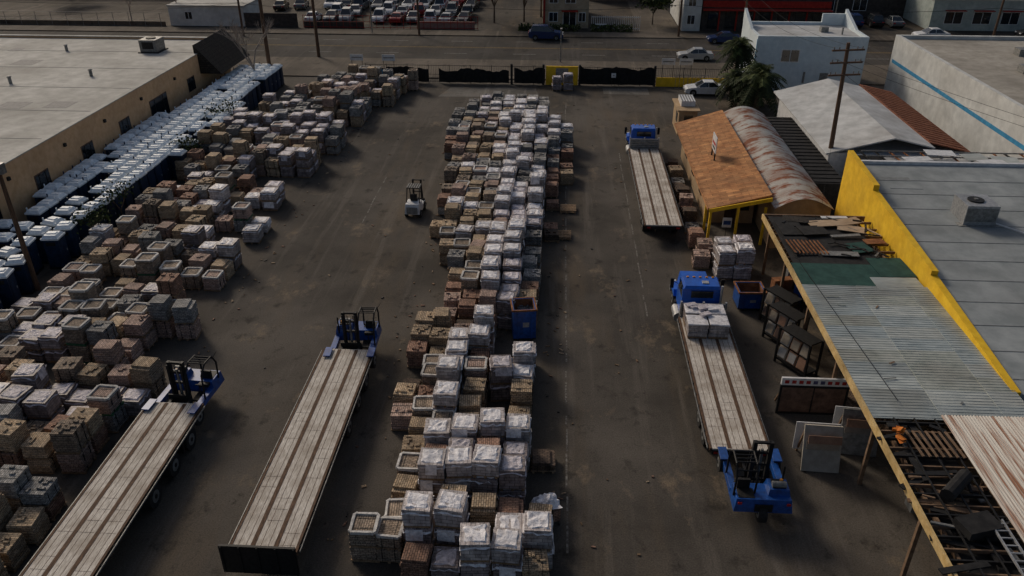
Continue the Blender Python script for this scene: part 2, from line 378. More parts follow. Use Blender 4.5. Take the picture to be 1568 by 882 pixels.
def flatbed_truck(name,loc,L,load=False):
    g=MB(); deck(g,L); z=1.28
    for yy in(1.9,3.2):
        for s in(-1,1): wheel(g,s*.98,yy,.5,.5)
        g.cyl((-1,yy,.5),(1,yy,.5),.08,.08,black)
    g.b(-1.2,1.2,-.06,0,1.0,1.2,black)
    for s in(-1,1): g.b(s*1.0-.12,s*1.0+.12,-.075,-.06,1.04,1.16,redl)
    y=L+.05
    g.b(-1.2,1.2,y,y+.06,z,z+.85,alu)
    for i in range(5): g.box((0,y-.03,z+.12+i*.15),(2.3,.05,.07),steel,rx=.5)
    for s in(-1.2,0,1.2): g.b(s-.05,s+.05,y-.04,y+.1,z-.1,z+.95,alu)
    g.b(-1.2,1.2,y+.1,y+.45,z-.1,z+.5,alu)
    c0=L+.75; g.b(-.5,.5,L,c0+3.6,.65,.95,black)
    B=bluetruck
    g.b(-1.1,1.1,c0,c0+1.75,1.0,1.95,B)
    k=[(-1.08,c0+.03),(1.08,c0+.03),(1.08,c0+1.72),(-1.08,c0+1.72)]; t=[(-.98,c0+.12),(.98,c0+.12),(.98,c0+1.30),(-.98,c0+1.30)]
    for i in range(4):
        j=(i+1)%4; g.poly([(*k[i],1.952),(*k[j],1.952),(*t[j],2.62),(*t[i],2.62)],glass if i!=0 else B)
    g.b(-.6,.6,c0+.0,c0+.06,2.1,2.5,glass)
    for x in(-1.03,1.03): 
        g.box((x,c0+.1,2.28),(.1,.14,.7),B); g.box((x*.99,c0+1.5,2.28),(.08,.1,.75),B,rx=.5)
    g.box((0,c0+.70,2.69),(2.06,1.32,.16),B,tx=.9,ty=.85)
    for x in(-.7,-.35,0,.35,.7): g.b(x-.06,x+.06,c0+1.1,c0+1.2,2.765,2.82,amber)
    g.box((.2,c0+.55,2.79),(.35,.3,.05),alu)
    g.box((0,c0+2.65,1.45),(1.75,1.8,.95),B,tx=.85,ty=.93); g.b(-.7,.7,c0+3.56,c0+3.64,1.0,1.75,alu)
    g.b(-1.2,1.2,c0+3.55,c0+3.8,.5,.85,alu)
    for s in(-1,1):
        g.box((s*1.02,c0+2.7,1.22),(.42,1.5,.3),B,tx=.9,ty=.65); wheel(g,s*1.02,c0+2.7,.5,.3)
        g.b(s*1.05-.14,s*1.05+.14,c0+3.4,c0+3.55,1.1,1.3,whitep)
        g.cyl((s*1.1,c0+1.6,2.1),(s*1.42,c0+1.75,2.2),.02,.02,black,6); g.b(s*1.42-.1,s*1.42+.1,c0+1.7,c0+1.78,1.75,2.35,black)
        g.cyl((s*1.08,c0+.3,.62),(s*1.08,c0+1.4,.62),.3,.3,alu,14)
        g.b(s*1.1-.12,s*1.1+.12,c0+1.4,c0+1.75,.5,1.0,black)
    g.cyl((1.0,c0-.15,1.0),(1.0,c0-.15,2.95),.07,.07,alu,10)
    return g.build(name,loc,0,.025)
flatbed_truck('flatbed_truck',(8.25,27.0,0),10.9)
flatbed_truck('flatbed_truck',(7.45,50.0,0),15.6)
g=MB()
for r,(yy,zz) in enumerate(((36.2,0),(37.3,.25))):
    for x in(7.65,8.75):
        g.box((x,yy,1.29+.06),(1.0,.95,.12),wood_p)
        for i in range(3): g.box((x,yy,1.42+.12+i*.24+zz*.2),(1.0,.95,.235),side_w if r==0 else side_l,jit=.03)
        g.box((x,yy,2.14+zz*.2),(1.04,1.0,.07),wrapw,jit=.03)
for i in range(7): g.box((R.uniform(7.4,9.1),R.uniform(35.9,37.6),2.28),(.55,.35,.12),R.choice((wrapw,wrapl)),rz=R.uniform(-.5,.5),jit=.03)
g.build('bagged_cement_load',bevel=.03)
def trailer(name,loc,L,board=True):
    g=MB(); deck(g,L)
    for yy in(L-1.6,L-3.3,L-5.2):
        for s in(-1,1): wheel(g,s*.98,yy,.5,.5)
        g.cyl((-1,yy,.5),(1,yy,.5),.08,.08,black)
    for s in(-1,1):
        g.b(s*.7-.08,s*.7+.08,2.2,2.4,.05,1.0,black); g.b(s*1.0-.25,s*1.0+.25,L-2.45,L-2.35,.4,1.05,black)
    if board:
        g.b(-1.55,1.3,-.16,-.06,.25,1.62,black)
        for i in range(5): g.b(-1.5+i*.68,-1.44+i*.68,-.2,-.16,.3,1.6,black)
    return g.build(name,loc,0,.012,1)
trailer('flatbed_trailer',(-10.38,20.3,0),13.4)
trailer('flatbed_trailer',(-17.3,14.5,0),14.3,False)
def piggy(name,loc,rz=0):
    g=MB(); B=blue
    for s in(-1,1):
        g.b(s*1.0-.14,s*1.0+.14,.1,2.2,.55,.85,B); wheel(g,s*1.12,2.0,.42,.28,.55); g.box((s*1.1,2.0,1.03),(.36,.8,.06),B)
    g.box((0,-.35,.85),(2.3,1.1,.6),B,tx=.93,ty=.85); g.box((.62,-.2,1.25),(.9,.8,.35),B,tx=.85,ty=.8)
    g.box((.62,-.2,1.45),(.5,.5,.06),black); g.b(-1.0,-.35,-.75,-.2,1.15,1.17,black)
    g.b(-.35,.35,-.92,-.86,.6,.95,black)
    wheel(g,0,-.75,.40,.3,.42); g.b(.25,1.05,-.80,-.77,.75,1.0,black)
    for s in(-1,1): g.b(s*.95-.08,s*.95+.08,-.93,-.88,.95,1.05,redl)
    g.b(-1.1,-.35,-.1,.9,.5,.6,black); g.box((-.72,.1,1.05),(.5,.5,.16),black); g.box((-.72,-.15,1.35),(.5,.12,.5),black)
    g.cyl((-.72,.75,.7),(-.72,.6,1.25),.03,.03,black,6); g.box((-.72,.58,1.28),(.36,.36,.04),black,rx=.5)
    for s in(-1.12,-.32):
        pts=[(s,-.45,1.0),(s,-.5,1.9),(s,-.2,2.4),(s,.5,2.45),(s,.95,2.1),(s,1.05,.8)]
        for a,b in zip(pts,pts[1:]): g.cyl(a,b,.045,.045,black,7)
    for yy,zz in((-.35,2.2),(-.1,2.42),(.1,2.43),(.3,2.44),(.5,2.46)): g.cyl((-1.12,yy,zz),(-.32,yy,zz),.03,.03,black,6)
    for x in(-.22,.42):
        g.b(x-.08,x+.08,.75,.93,.4,2.7,black); g.b(x-.05+.0,x+.05,.94,1.05,.45,2.6,black)
    for z in(.7,1.5,2.1,2.6): g.b(-.2,.4,.78,.9,z,z+.1,black)
    g.cyl((.1,.85,.5),(.1,.85,2.3),.06,.06,steel,8)
    for z in (0,1): g.cyl((-.05+.3*z,.72,.6),(-.05+.3*z,.72,2.4),.025,.025,rubber,6)
    g.b(-.45,.65,1.06,1.12,.5,1.0,black)
    for x in(-.2,.4): g.b(x-.06,x+.06,1.12,2.3,.48,.53,black)
    g.cyl((.9,.2,1.0),(.9,.2,2.0),.04,.04,black,8); g.cyl((.35,-.3,1.5),(.9,-.3,1.5),.14,.14,steel,12)
    g.cyl((-1.15,-.3,2.3),(-1.35,-.35,2.6),.015,.015,black,5); g.cyl((.75,-.1,1.43),(.75,-.1,1.6),.07,.07,amber,8)
    return g.build(name,loc,rz,.03)
piggy('truck_mounted_forklift',(8.55,24.6,.35))
piggy('truck_mounted_forklift',(-10.3,35.3,.35),math.pi+.04)
piggy('truck_mounted_forklift',(-17.2,30.4,.35),math.pi-.06)
def forklift(loc,rz):
    g=MB(); W=whitep
    g.box((0,-.55,.72),(1.1,1.2,.75),W,tx=.9,ty=.85); g.box((0,.35,.5),(1.1,.9,.4),W); g.b(-.4,.4,-1.2,-1.12,.4,.9,steel)
    for s in(-1,1):
        wheel(g,s*.5,.6,.33,.22); wheel(g,s*.5,-.75,.28,.2)
        for a,b in(((s*.48,-.7,1.0),(s*.45,-.35,2.1)),((s*.48,.65,.7),(s*.45,.35,2.1))): g.cyl(a,b,.04,.04,black,7)
    g.b(-.5,.5,-.45,.45,2.08,2.14,black)
    for i in range(6): g.b(-.47+i*.17,-.41+i*.17,-.43,.43,2.14,2.17,steel)
    g.box((0,-.1,1.15),(.5,.5,.14),black); g.box((0,-.38,1.4),(.5,.12,.5),black)
    g.cyl((0,.55,.8),(0,.35,1.25),.03,.03,black,6)
    for x in(-.3,.3): g.b(x-.06,x+.06,.85,1.0,.15,2.3,black); g.b(x-.05,x+.05,1.05,2.1,.08,.13,black)
    for z in(.5,1.3,2.2): g.b(-.3,.3,.88,.97,z,z+.08,black)
    g.b(-.5,.5,1.0,1.06,.3,.75,black)
    g.build('forklift',loc,rz,.03)
forklift((-10.3,54.0,0),-.05)
def car_mesh(paint,suv=False,name='parked_car'):
    g=MB(); H=.25 if suv else 0
    prof=[(-2.2,.45),(-2.25,.75+H*.5),(-2.1,.95+H*.6),(-1.3,1.0+H*.6),(1.0,.95+H*.5),(1.95,.82+H*.5),(2.2,.65+H*.3),(2.22,.35),(1.9,.25),(-1.9,.25)]
    g.prism(prof,-.88,.88,paint)
    zb=.93+H*.55; zt=1.42+H*1.3; yb=(-2.0 if suv else -1.55,1.05); yt=(-1.7 if suv else -.85,.25)
    k=[(-.80,yb[0]),(.80,yb[0]),(.80,yb[1]),(-.80,yb[1])]; t=[(-.62,yt[0]),(.62,yt[0]),(.62,yt[1]),(-.62,yt[1])]
    for i in range(4):
        j=(i+1)%4; g.poly([(*k[i],zb),(*k[j],zb),(*t[j],zt),(*t[i],zt)],glass)
    g.box((0,(yt[0]+yt[1])/2,zt+.02),(1.28,yt[1]-yt[0]+.06,.06),paint,tx=.9,ty=.92)
    for s in(-1,1):
        for (ya,yc) in((yb[0],yt[0]),(yb[1],yt[1])): g.cyl((s*.80,ya,zb),(s*.62,yc,zt),.04,.035,paint,6)
        g.cyl((s*.81,-.25,zb),(s*.62,-.25,zt),.03,.03,paint,6)
        for yy in(-1.35,1.35):
            g.cyl((s*.80,yy,.36),(s*.892,yy,.36),.38,.38,black,16); wheel(g,s*.80,yy,.33,.2)
        g.box((s*.96,.75,1.0+H*.5),(.16,.1,.12),paint); g.box((s*.62,2.17,.66+H*.4),(.36,.12,.13),whitep); g.box((s*.66,-2.22,.78+H*.4),(.3,.1,.14),redl)
    g.b(-.4,.4,2.2,2.24,.4,.55,black)
    return g.mesh(name)
def paint(n,c): return pm('car_paint_'+n,tuple(v*.85 for v in c),c,2,rough=.25,bump=0,spec=.6)
P={'w':paint('white',(.66,.67,.68)),'s':paint('silver',(.35,.36,.37)),'k':paint('black',(.015,.015,.018)),'b':paint('blue',(.008,.03,.11)),'r':paint('red',(.25,.02,.02)),'g':paint('grey',(.12,.13,.14))}
CM={k:[car_mesh(v),car_mesh(v,True)] for k,v in P.items()}
def car(k,x,y,rz,suv=0,s=1): place(CM[k][suv],'parked_car',(x,y,.01),rz,.05,2,scl=(s,s,s))
car('w',16.0,87.6,1.57,0,1.0); car('b',-1.9,114.6,-1.57,1,1.08); car('s',17.2,103.6,1.57,0); car('b',22.5,113.8,1.6,0); car('w',51.8,117.6,1.57,0,1.05); car('k',66.5,119.2,1.57,1)
car('k',31,114.6,1.57,0)
for r,yy in enumerate((126,131.5,137,142.5,148)):
    x=-38
    while x<-12:
        if R.random()<.88: car(R.choice('wwwsskgrgk'),x+R.uniform(-.2,.2),yy+R.uniform(-.5,.5),R.choice((0,3.14))+R.gauss(0,.08),R.choice((0,1)))
        x+=2.6
for x in(-60,-57,-51,-46,-43): car(R.choice('kgws'),x,135+R.uniform(-2,2),.1,R.choice((0,1)))
for x in(41,44,47,50): car(R.choice('kgb'),x,127,0,R.choice((0,1)))
# ---------------------------------------------------------------- bins
def dumpster(name,loc,w,d,h,rz):
    g=MB(); t=.06
    g.b(-w/2,w/2,-d/2,d/2,.12,.18,black)
    g.b(-w/2,w/2,-d/2,-d/2+t,.18,h,blue); g.b(-w/2,w/2,d/2-t,d/2,.18,h,blue)
    g.b(-w/2,-w/2+t,-d/2+t,d/2-t,.18,h,blue); g.b(w/2-t,w/2,-d/2+t,d/2-t,.18,h,blue)
    for x in(-w/2-.03,w/2+.03): g.b(x-.04,x+.04,-d/2-.06,d/2+.06,h-.08,h+.02,rust)
    for y in(-d/2-.03,d/2+.03): g.b(-w/2+.02,w/2-.02,y-.04,y+.04,h-.082,h+.018,rust)
    g.b(-w/2+t,-w/2+t+.01,-d/2+t,d/2-t,.3,h-.02,rust); g.b(w/2-t-.01,w/2-t,-d/2+t,d/2-t,.3,h-.02,rust); g.b(-w/2+t+.01,w/2-t-.01,d/2-t-.01,d/2-t,.3,h-.02,rust)
    g.b(-w/2+t,w/2-t,-d/2+t,d/2-t,.2,h*.5,MATS['brick_t'])
    for i in(-.3,.3): g.b(i*w-.04,i*w+.04,-d/2-.05,-d/2,.18,h-.1,blue)
    for i in(-.3,.3): g.b(i*w-.08,i*w+.08,-d/2,d/2,0,.12,black)
    g.b(-.1,.25,-d/2-.012,-d/2-.002,h*.45,h*.6,alu)
    g.build(name,loc,rz,.01,1)
dumpster('open_steel_bin',(-1.55,37.6,0),1.25,1.3,2.0,.15)
dumpster('dumpster',(11.6,41.6,0),1.5,1.3,1.25,.05)
# ---------------------------------------------------------------- left building
stucco=pm('tan_stucco',(.58,.35,.18),(.70,.45,.26),2,bump=.2,dirt=.3,dcol=(.30,.19,.11),dscale=.3)
roofg=pm('grey_white_roof',(.38,.37,.34),(.54,.53,.49),.8,bump=.1,dirt=.6,dcol=(.21,.20,.175),dscale=.15)
shing=pm('dark_shingle',(.02,.017,.015),(.05,.042,.035),6,bump=.5,brick=(.5,.22,.02))
g=MB(); X=-37.3; H=5.0
g.b(-90,X,28,89.5,0,H-.35,stucco); g.b(-89.7,X-.35,28.3,89.2,H-.35,H-.2,roofg)
g.b(X-.35,X,28,89.5,H-.35,H,stucco); g.b(-90,X-.35,89.15,89.5,H-.35,H,stucco); g.b(X-.4,X+.05,27.95,89.55,H,H+.07,roofg)
g.b(-90,X-.4,89.1,89.55,H,H+.07,roofg)
seam=pm('roof_seam',(.26,.25,.235),(.34,.33,.31),3)
for y in range(34,88,7): g.b(-89,X-.4,y,y+.06,H-.2,H-.18,seam)
for i in range(9):
    x,y=-74+i*3.9,R.uniform(45,86); g.b(x,x+R.uniform(.8,3),y,y+R.uniform(.8,2.2),H-.2,H-.190,seam)
for y,wd,z0,z1 in((46.5,1.6,1.9,3.1),(52.5,1.6,1.9,3.1),(58.8,1.6,2.0,3.1),(65.0,1.7,2.2,3.2),(71.6,3.4,1.2,3.3),(79,1.6,2.0,3.2)):
    g.b(X,X+.03,y-wd/2-.08,y+wd/2+.08,z0-.08,z1+.08,pm('brown_trim',(.10,.06,.04),(.16,.10,.07),4)); g.b(X+.03,X+.05,y-wd/2,y+wd/2,z0,z1,glass)
    for k in(-.25,.25): g.b(X+.05,X+.07,y+k*wd-.03,y+k*wd+.03,z0,z1,black)
for y in(49,56,62,68.5,75.5): g.b(X,X+.16,y-.12,y+.12,3.9,4.15,black)
g.poly([(X-.3,81.5,5.9),(X-.3,90,5.9),(X+2.3,90,3.0),(X+2.3,81.5,3.0)],shing)
g.poly([(X-.3,81.5,5.9),(X+2.3,81.5,3.0),(X-.3,81.5,3.0)],shing); g.poly([(X-.3,90,5.9),(X+2.3,90,3.0),(X-.3,90,3.0)],shing)
g.poly([(X-.3,81.5,5.9),(X-.3,90,5.9),(X-.3,90,4.9),(X-.3,81.5,4.9)],shing)
g.b(-43.8,-42.0,82.6,84.6,H-.1,H+1.1,steel); g.b(-43.5,-42.3,82.58,82.6,H+.2,H+.9,black); g.b(-44,-41.8,82.4,84.8,H-.2,H-.1,black); g.cyl((-42.9,83.6,H+1.1),(-42.9,83.6,H+1.2),.5,.5,black,16)
for x,y in((-50,70),(-47,62),(-55,66),(-60,80),(-52,83),(-44,73),(-63,72)): g.cyl((x,y,H-.2),(x,y,H+.4),.15,.15,steel,10); g.cyl((x,y,H+.4),(x,y,H+.5),.25,.1,steel,10)
g.build('stucco_warehouse')
# ---------------------------------------------------------------- right side buildings
osb=pm('brown_shingle_roof',(.30,.125,.045),(.54,.27,.11),1.5,bump=.3,brick=(.9,.32,.010),dirt=.5,dcol=(.18,.085,.04),dscale=.5)
yw=pm('yellow_stucco',(.70,.41,.015),(.88,.56,.03),1.5,bump=.2,dirt=.3,dcol=(.42,.24,.04))
tanw=pm('tan_wall',(.34,.23,.13),(.48,.34,.2),2,dirt=.3)
g=MB()
x0,x1,y0,y1=10.25,14.35,49.6,68.2
def slab(g,pts,t,m):
    k=len(g.v)
    for dz in(0,-t):
        for p in pts: g.v.append(Vector((p[0],p[1],p[2]+dz)))
    n=len(pts); g.f.append([k+i for i in range(n)]); g.m.append(g.mi(m)); g.f.append([k+n+i for i in range(n)][::-1]); g.m.append(g.mi(m))
    for i in range(n):
        j=(i+1)%n; g.f.append([k+i,k+n+i,k+n+j,k+j]); g.m.append(g.mi(m))
slab(g,[(x0,y0,2.75),(x1,y0+.3,3.7),(x1,y1+1,3.7),(x0,y1,2.75)],.12,osb)
g.b(10.9,x1-.1,53.5,67.4,0,2.78,tanw); g.b(x0-.06,x0,y0,y1,2.6,2.78,osb)
g.box(((x0+x1)/2,y0-.03,3.05),(4.15,.08,.26),yw,ry=-.22)
for x in(10.5,12.3,14.1): g.b(x-.08,x+.08,49.9,50.06,0,2.75,yw)
g.b(10.5,10.66,52,52.16,0,2.7,yw)
for x in(11.4,13.2): g.b(x,x+.7,53.47,53.5,1.0,2.0,glass)
g.b(12.2,13.0,53.46,53.5,0,2.1,pm('dark_door',(.04,.02,.015),(.08,.04,.03),4))
for y in(56,60,64): g.b(10.87,10.9,y,y+1.2,1.0,2.0,glass)
g.build('shingle_roof_shed')
g=MB(); bx,by=11.9,58.5
g.b(bx-.03,bx+.03,by-.8,by+.8,3.7,4.9,whitep); g.b(bx-.04,bx-.03,by-.6,by+.6,4.2,4.4,pm('sign_red',(.3,.02,.02),(.4,.04,.03),3)); g.b(bx-.04,bx-.03,by-.5,by+.5,3.9,4.05,black)
for y in(-.6,.6): g.b(bx-.05,bx+.05,by+y-.04,by+y+.04,3.0,3.72,black)
g.build('roof_sign',rz=0)
g=MB(); g.b(11.5,12.1,50.5,50.56,1.0,1.7,whitep); g.b(11.55,12.05,50.49,50.5,1.2,1.5,blue); g.b(11.78,11.82,50.57,50.62,0,1.0,black); g.build('notice_sign')
rustroof=pm('rusty_corrugated',(.22,.065,.025),(.48,.47,.43),1.1,bump=.1,stretch=(.6,1.3,.6),lo=.40,hi=.53,rough=.75,dirt=.6,dcol=(.20,.07,.03),dscale=.45)
g=MB(); N=14; M_=150; xa,xb,ya,yb=14.45,18.3,49.2,70.3
k=len(g.v)
for j in range(M_+1):
    for i in range(N+1):
        t=i/N; g.v.append(Vector((xa+(xb-xa)*t,ya+(yb-ya)*j/M_,3.0+.75*math.sin(math.pi*t)+(.04 if j%2 else 0))))
for j in range(M_):
    for i in range(N): q=k+j*(N+1)+i; g.f.append([q,q+1,q+N+2,q+N+1]); g.m.append(g.mi(rustroof))
g.b(xa+.1,xb-.1,ya+.3,yb-.2,0,3.0,tanw)
g.poly([(xa+.05+(xb-xa-.1)*i/N,ya+.25,3.0+.73*math.sin(math.pi*i/N)) for i in range(N+1)],tanw)
g.build('quonset_shed')
g=MB(); g.b(11.3,13.0,73.3,77.0,0,2.3,tanw); g.b(11.1,13.2,73.1,77.2,2.3,2.42,tanw); g.b(11.6,12.9,74.5,76.8,2.42,2.9,whitep)
for i in range(5): g.b(11.65+i*.25,11.75+i*.25,74.5,76.8,2.9,2.94,steel)
g.b(11.27,11.3,74,75,1,1.9,glass); g.b(11.8,12.6,73.27,73.3,1,1.9,glass); g.build('guard_booth')
g=MB(); dk=pm('dark_tarp',(.008,.008,.009),(.025,.024,.024),3,bump=.4)
g.b(18.7,20.9,55,71,0,2.6,dk)
for i in range(20): g.b(18.72,20.88,55.2+i*.8,55.3+i*.8,2.6,2.66,dk)
g.build('shipping_container')
# canopy
sheetA=pm('metal_sheet_a',(.28,.33,.34),(.43,.48,.48),1.3,rough=.5,metal=.1,dirt=.5,dcol=(.20,.18,.14),stretch=(1,3,1),dscale=.35)
sheetB=pm('metal_sheet_b',(.36,.40,.39),(.53,.56,.53),1.3,rough=.5,metal=.1,dirt=.45,dcol=(.22,.19,.15),stretch=(1,3,1),dscale=.3)
sheetC=pm('metal_sheet_c',(.28,.31,.28),(.42,.44,.40),1.5,rough=.5,dirt=.45,dcol=(.16,.13,.1),dscale=.4)
teal=pm('green_tarp',(.010,.045,.040),(.025,.08,.068),2,bump=.4)
plyw=pm('plywood',(.34,.24,.15),(.54,.41,.29),2,stretch=(1,4,1),dirt=.3)
beam=pm('timber_beam',(.12,.075,.045),(.25,.16,.10),4)
g=MB(); cx0,cx1=12.9,19.0; Z=4.0
g.b(cx0-.1,cx0,15,46,Z-.3,Z+.03,pm('cream_fascia',(.50,.33,.12),(.68,.50,.24),3,dirt=.4))
g.b(cx0,cx1,45.9,46,Z-.3,Z+.03,beam); 
for y in range(16,46,1): g.b(cx0,cx1+.2,y+.3,y+.36,Z-.22,Z-.07,beam)
for x in(13.4,16,18.5): g.b(x-.05,x+.05,15,45.9,Z-.42,Z-.225,beam)
for y in(16.5,21.5,26.5,31.5,36.5,41.5,45.6):
    g.b(13.3,13.45,y,y+.15,0,Z-.42,beam); g.b(18.4,18.55,y,y+.15,0,Z-.42,beam)
    g.cyl((13.4,y+.1,2.8),(14.4,y+.1,Z-.3),.05,.05,beam,6)
yy=26.0
while yy<36.2:
    wd=1.0; 
    for a,b in((cx0-.02,15.7),(15.65,18.2),(18.15,19.4)):
        m=R.choice((sheetA,sheetA,sheetB,sheetC)); zz=Z+R.uniform(.0,.012)+(.02 if a>15 else 0)+(.02 if a>18 else 0)
        g.box(((a+b)/2,yy+.5,zz),(b-a,wd-.006,.014),m,ry=R.uniform(-.004,.004))
        for q in range(5): g.b(a+.02,b-.02,yy+.1+q*.2,yy+.125+q*.2,zz+.008,zz+.022,m)
    yy+=wd
for i in range(6): g.box((R.uniform(13.2,19),R.uniform(26.5,36),Z+.075),(R.uniform(.1,.7),R.uniform(.03,.08),.02),R.choice((beam,steel,sheetC)),rz=R.uniform(-3,3))
g.box((15.2,37.9,Z-.01),(4.5,3.2,.02),teal)
g.box((17.9,37.3,Z+.03),(2.4,1.4,.02),sheetA,rz=.03); g.box((18.2,39.2,Z+.02),(1.9,2.2,.02),teal,rz=.05)
g.box((15.6,42.6,Z-.03),(5,6.3,.02),dk)
for x,y,a,b,r,m in((14.0,41.5,1.2,2.2,.1,dk),(15.2,43.5,1.6,1.2,.2,dk),(16.3,44.6,2.2,.9,.15,plyw),(17.5,43.9,1.5,.8,-.3,plyw),(17.9,45.1,1.3,.8,.4,plyw),(16.9,42.9,1.7,.3,.1,steel),(18.3,42.2,1.2,.6,.2,rust),(15.9,40.6,2.0,.6,-.1,steel),(17.2,41.4,1.2,1.2,.3,teal),(14.6,45.1,1.5,.8,-.2,shing),(17.0,45.5,1.6,.3,.1,whitep),(14.0,44,1.4,2.0,.05,dk)):
    g.box((x,y,Z+.05+R.uniform(0,.1)),(a,b,.03),m,rz=r,rx=R.uniform(-.04,.04),ry=R.uniform(-.04,.04))
for i in range(9): g.box((13.4+i*.22,41.3,Z+.12),(.05,1.7,.06),rust,rz=.1)
for i in range(24): g.box((R.uniform(13.3,18.7),R.uniform(40,45.5),Z+.12),(R.uniform(.2,1.2),R.uniform(.04,.15),.05),R.choice((steel,plyw,black,black,black,dk)),rz=R.uniform(-3,3))
for y in range(16,26):
    g.b(cx0,15.6,y+.75,y+.81,Z-.1,Z+.02,black)
for x in(13.7,14.5,15.3): g.b(x-.03,x+.03,15,26,Z+.02,Z+.06,black)
g.b(cx0+.3,15.5,15,25.8,Z-.5,Z-.45,dk)
for i in range(60): g.box((R.uniform(13.2,15.4),R.uniform(16,25.6),Z-.25+R.uniform(0,.3)),(R.uniform(.3,2.0),R.uniform(.05,.3),.06),R.choice((black,black,beam,dk,black,dk,dk,steel)),rz=R.choice((0,1.57,.3,-.4))+R.uniform(-.2,.2))
for i in range(7): g.box((13.9+i*.25,24.4,Z+.1),(.08,1.5,.05),beam,rz=.08)
g.cyl((13.9,21.5,Z+.2),(15.0,22.6,Z+.2),.25,.25,dk,12); g.box((14.4,20.2,Z+.15),(1.3,.8,.3),dk,rz=.3)
for i in range(5): g.box((13.45+R.uniform(-.15,.15),24.8+R.uniform(-.3,.3),Z+.12+i*.05),(.35,.22,.05),pm('orange_sheet',(.40,.10,.012),(.6,.2,.03),5),rz=R.uniform(0,3),rx=R.uniform(-.5,.5),jit=.06)
for s in(-.22,.22): g.box((15.0+s,18.6,Z+.25),(.05,3.6,.08),alu,rz=.0)
for i in range(11): g.b(14.8,15.2,17+i*.32,17.04+i*.32,Z+.23,Z+.27,alu)
cor=pm('white_rusty_corrugated',(.24,.105,.055),(.58,.55,.50),.9,stretch=(9,.22,1),lo=.38,hi=.52,rough=.7,bump=.05)
k=len(g.v); NX=76; NY=6
for j in range(NY+1):
    for i in range(NX+1):
        g.v.append(Vector((15.6+4.6*i/NX,15+11.2*j/NY,Z+.08+(.06 if i%2 else 0)+.06*i/NX)))
for j in range(NY):
    for i in range(NX): q=k+j*(NX+1)+i; g.f.append([q,q+1,q+NX+2,q+NX+1]); g.m.append(g.mi(cor))
g.build('storage_canopy')
greyroof=pm('grey_roof',(.22,.245,.25),(.34,.365,.37),.7,bump=.1,dirt=.5,dcol=(.15,.155,.15),dscale=.2)
g=MB(); xw=19.6
prof=[(28,0),(51.6,0),(51.6,6.3),(46.3,5.95),(46.3,5.6),(37,5.0),(37,4.75),(28,4.05)]
g.prism(prof,xw-.35,xw,yw)
rp=[(28,0),(51.5,0),(51.5,5.4),(28,3.95)]; g.prism(rp,xw,45,greyroof)
g.b(xw,45,51.5,51.75,0,5.6,whitep)
sm2=pm('roof_seam2',(.17,.18,.18),(.24,.255,.255),3)
for y in range(29,51,2): 
    z=3.95+(y-28)*(1.45/23.5); g.box((32,y,z+.01),(24.5,.05,.02),sm2,rx=.06)
for i in range(16):
    y=29.5+i*1.3+.2; x=R.uniform(20.5,34); z=3.95+(y-28)*(1.45/23.5); g.box((x,y,z+.012),(R.uniform(.3,2.5),R.uniform(.1,.9),.012),R.choice((greyroof,sm2)),rx=.06)
ax,ay,az=24.3,44.0,4.9
g.b(ax-.9,ax+.9,ay-.9,ay+.9,az,az+1.15,alu); g.b(ax-.85,ax+.85,ay-.92,ay-.9,az+.2,az+1.0,steel); g.cyl((ax-.1,ay,az+1.15),(ax-.1,ay,az+1.22),.45,.45,black,18); g.cyl((ax-.1,ay,az+1.22),(ax-.1,ay,az+1.27),.12,.12,steel,8)
for i in range(6): g.b(ax+.9,ax+.92,ay-.8,ay+.8,az+.2+i*.14,az+.26+i*.14,black)
g.b(ax-1.2,ax+1.2,ay-1.1,ay+1.1,az-.1,az,steel); g.cyl((ax+.9,ay-.8,az+.1),(ax+4,ay-4,az-.1),.05,.05,whitep,6)
g.build('yellow_wall_building')
g=MB(); g.b(20.4,45,14,27.6,0,3.2,greyroof); g.b(20.4,45,27.2,27.6,3.2,3.5,whitep); g.build('rear_annex_building')
wroof=pm('white_roof',(.38,.39,.39),(.55,.56,.56),1,bump=.1,dirt=.5,dcol=(.2,.18,.16),dscale=.3)
g=MB()
g.prism([(60,0),(76,0),(76,3.2),(60,3.2)],21,31.5,whitep)
slab(g,[(20.6,59.5,3.3),(25.5,59.5,4.6),(25.5,77,4.6),(20.6,77,3.3)],.1,wroof)
slab(g,[(25.5,59.5,4.6),(28.6,59.5,3.9),(28.6,77,3.9),(25.5,77,4.6)],.1,wroof)
rr=pm('rust_red_roof',(.14,.04,.02),(.30,.12,.065),2,stretch=(1,4,1),bump=.2)
slab(g,[(28.6,60.5,4.0),(31.8,60.5,3.3),(31.8,77.5,3.3),(28.6,77.5,4.0)],.1,rr)
for i in range(22): g.box((30.2,61+i*.75,3.68),(3.1,.05,.04),rust,ry=.215)
g.build('white_gable_workshop')
g=MB(); g.b(22.2,35.5,52.2,59.2,0,3.3,whitep); g.b(22.2,35.5,52.2,59.2,3.3,3.4,wroof)
for i in range(12): g.box((23+i*1.05,55.6,3.75+.02*(i%3)),(.08,6.6,.1),R.choice((steel,rust,black,whitep)),rz=R.uniform(-.05,.05))
for i in range(6): g.box((29,53+i*1.1,3.9),(12.4,.07,.09),R.choice((steel,whitep,black)))
for i in range(11): g.box((R.uniform(26,35),R.uniform(53,58.5),3.98+i*.012),(R.uniform(1.5,2.8),R.uniform(.8,1.4),.03),R.choice((whitep,wroof,sheetB,steel,glass)),rz=R.uniform(-.2,.2),rx=R.uniform(-.1,.1))
g.b(22.3,24.5,52.8,58.8,3.42,3.46,dk); g.build('skylight_roof_building')
wh=pm('white_wall',(.46,.47,.46),(.62,.63,.61),1,dirt=.35,dcol=(.25,.24,.22),dscale=.3)
stripe=pm('blue_stripe',(.03,.18,.34),(.05,.28,.48),2)
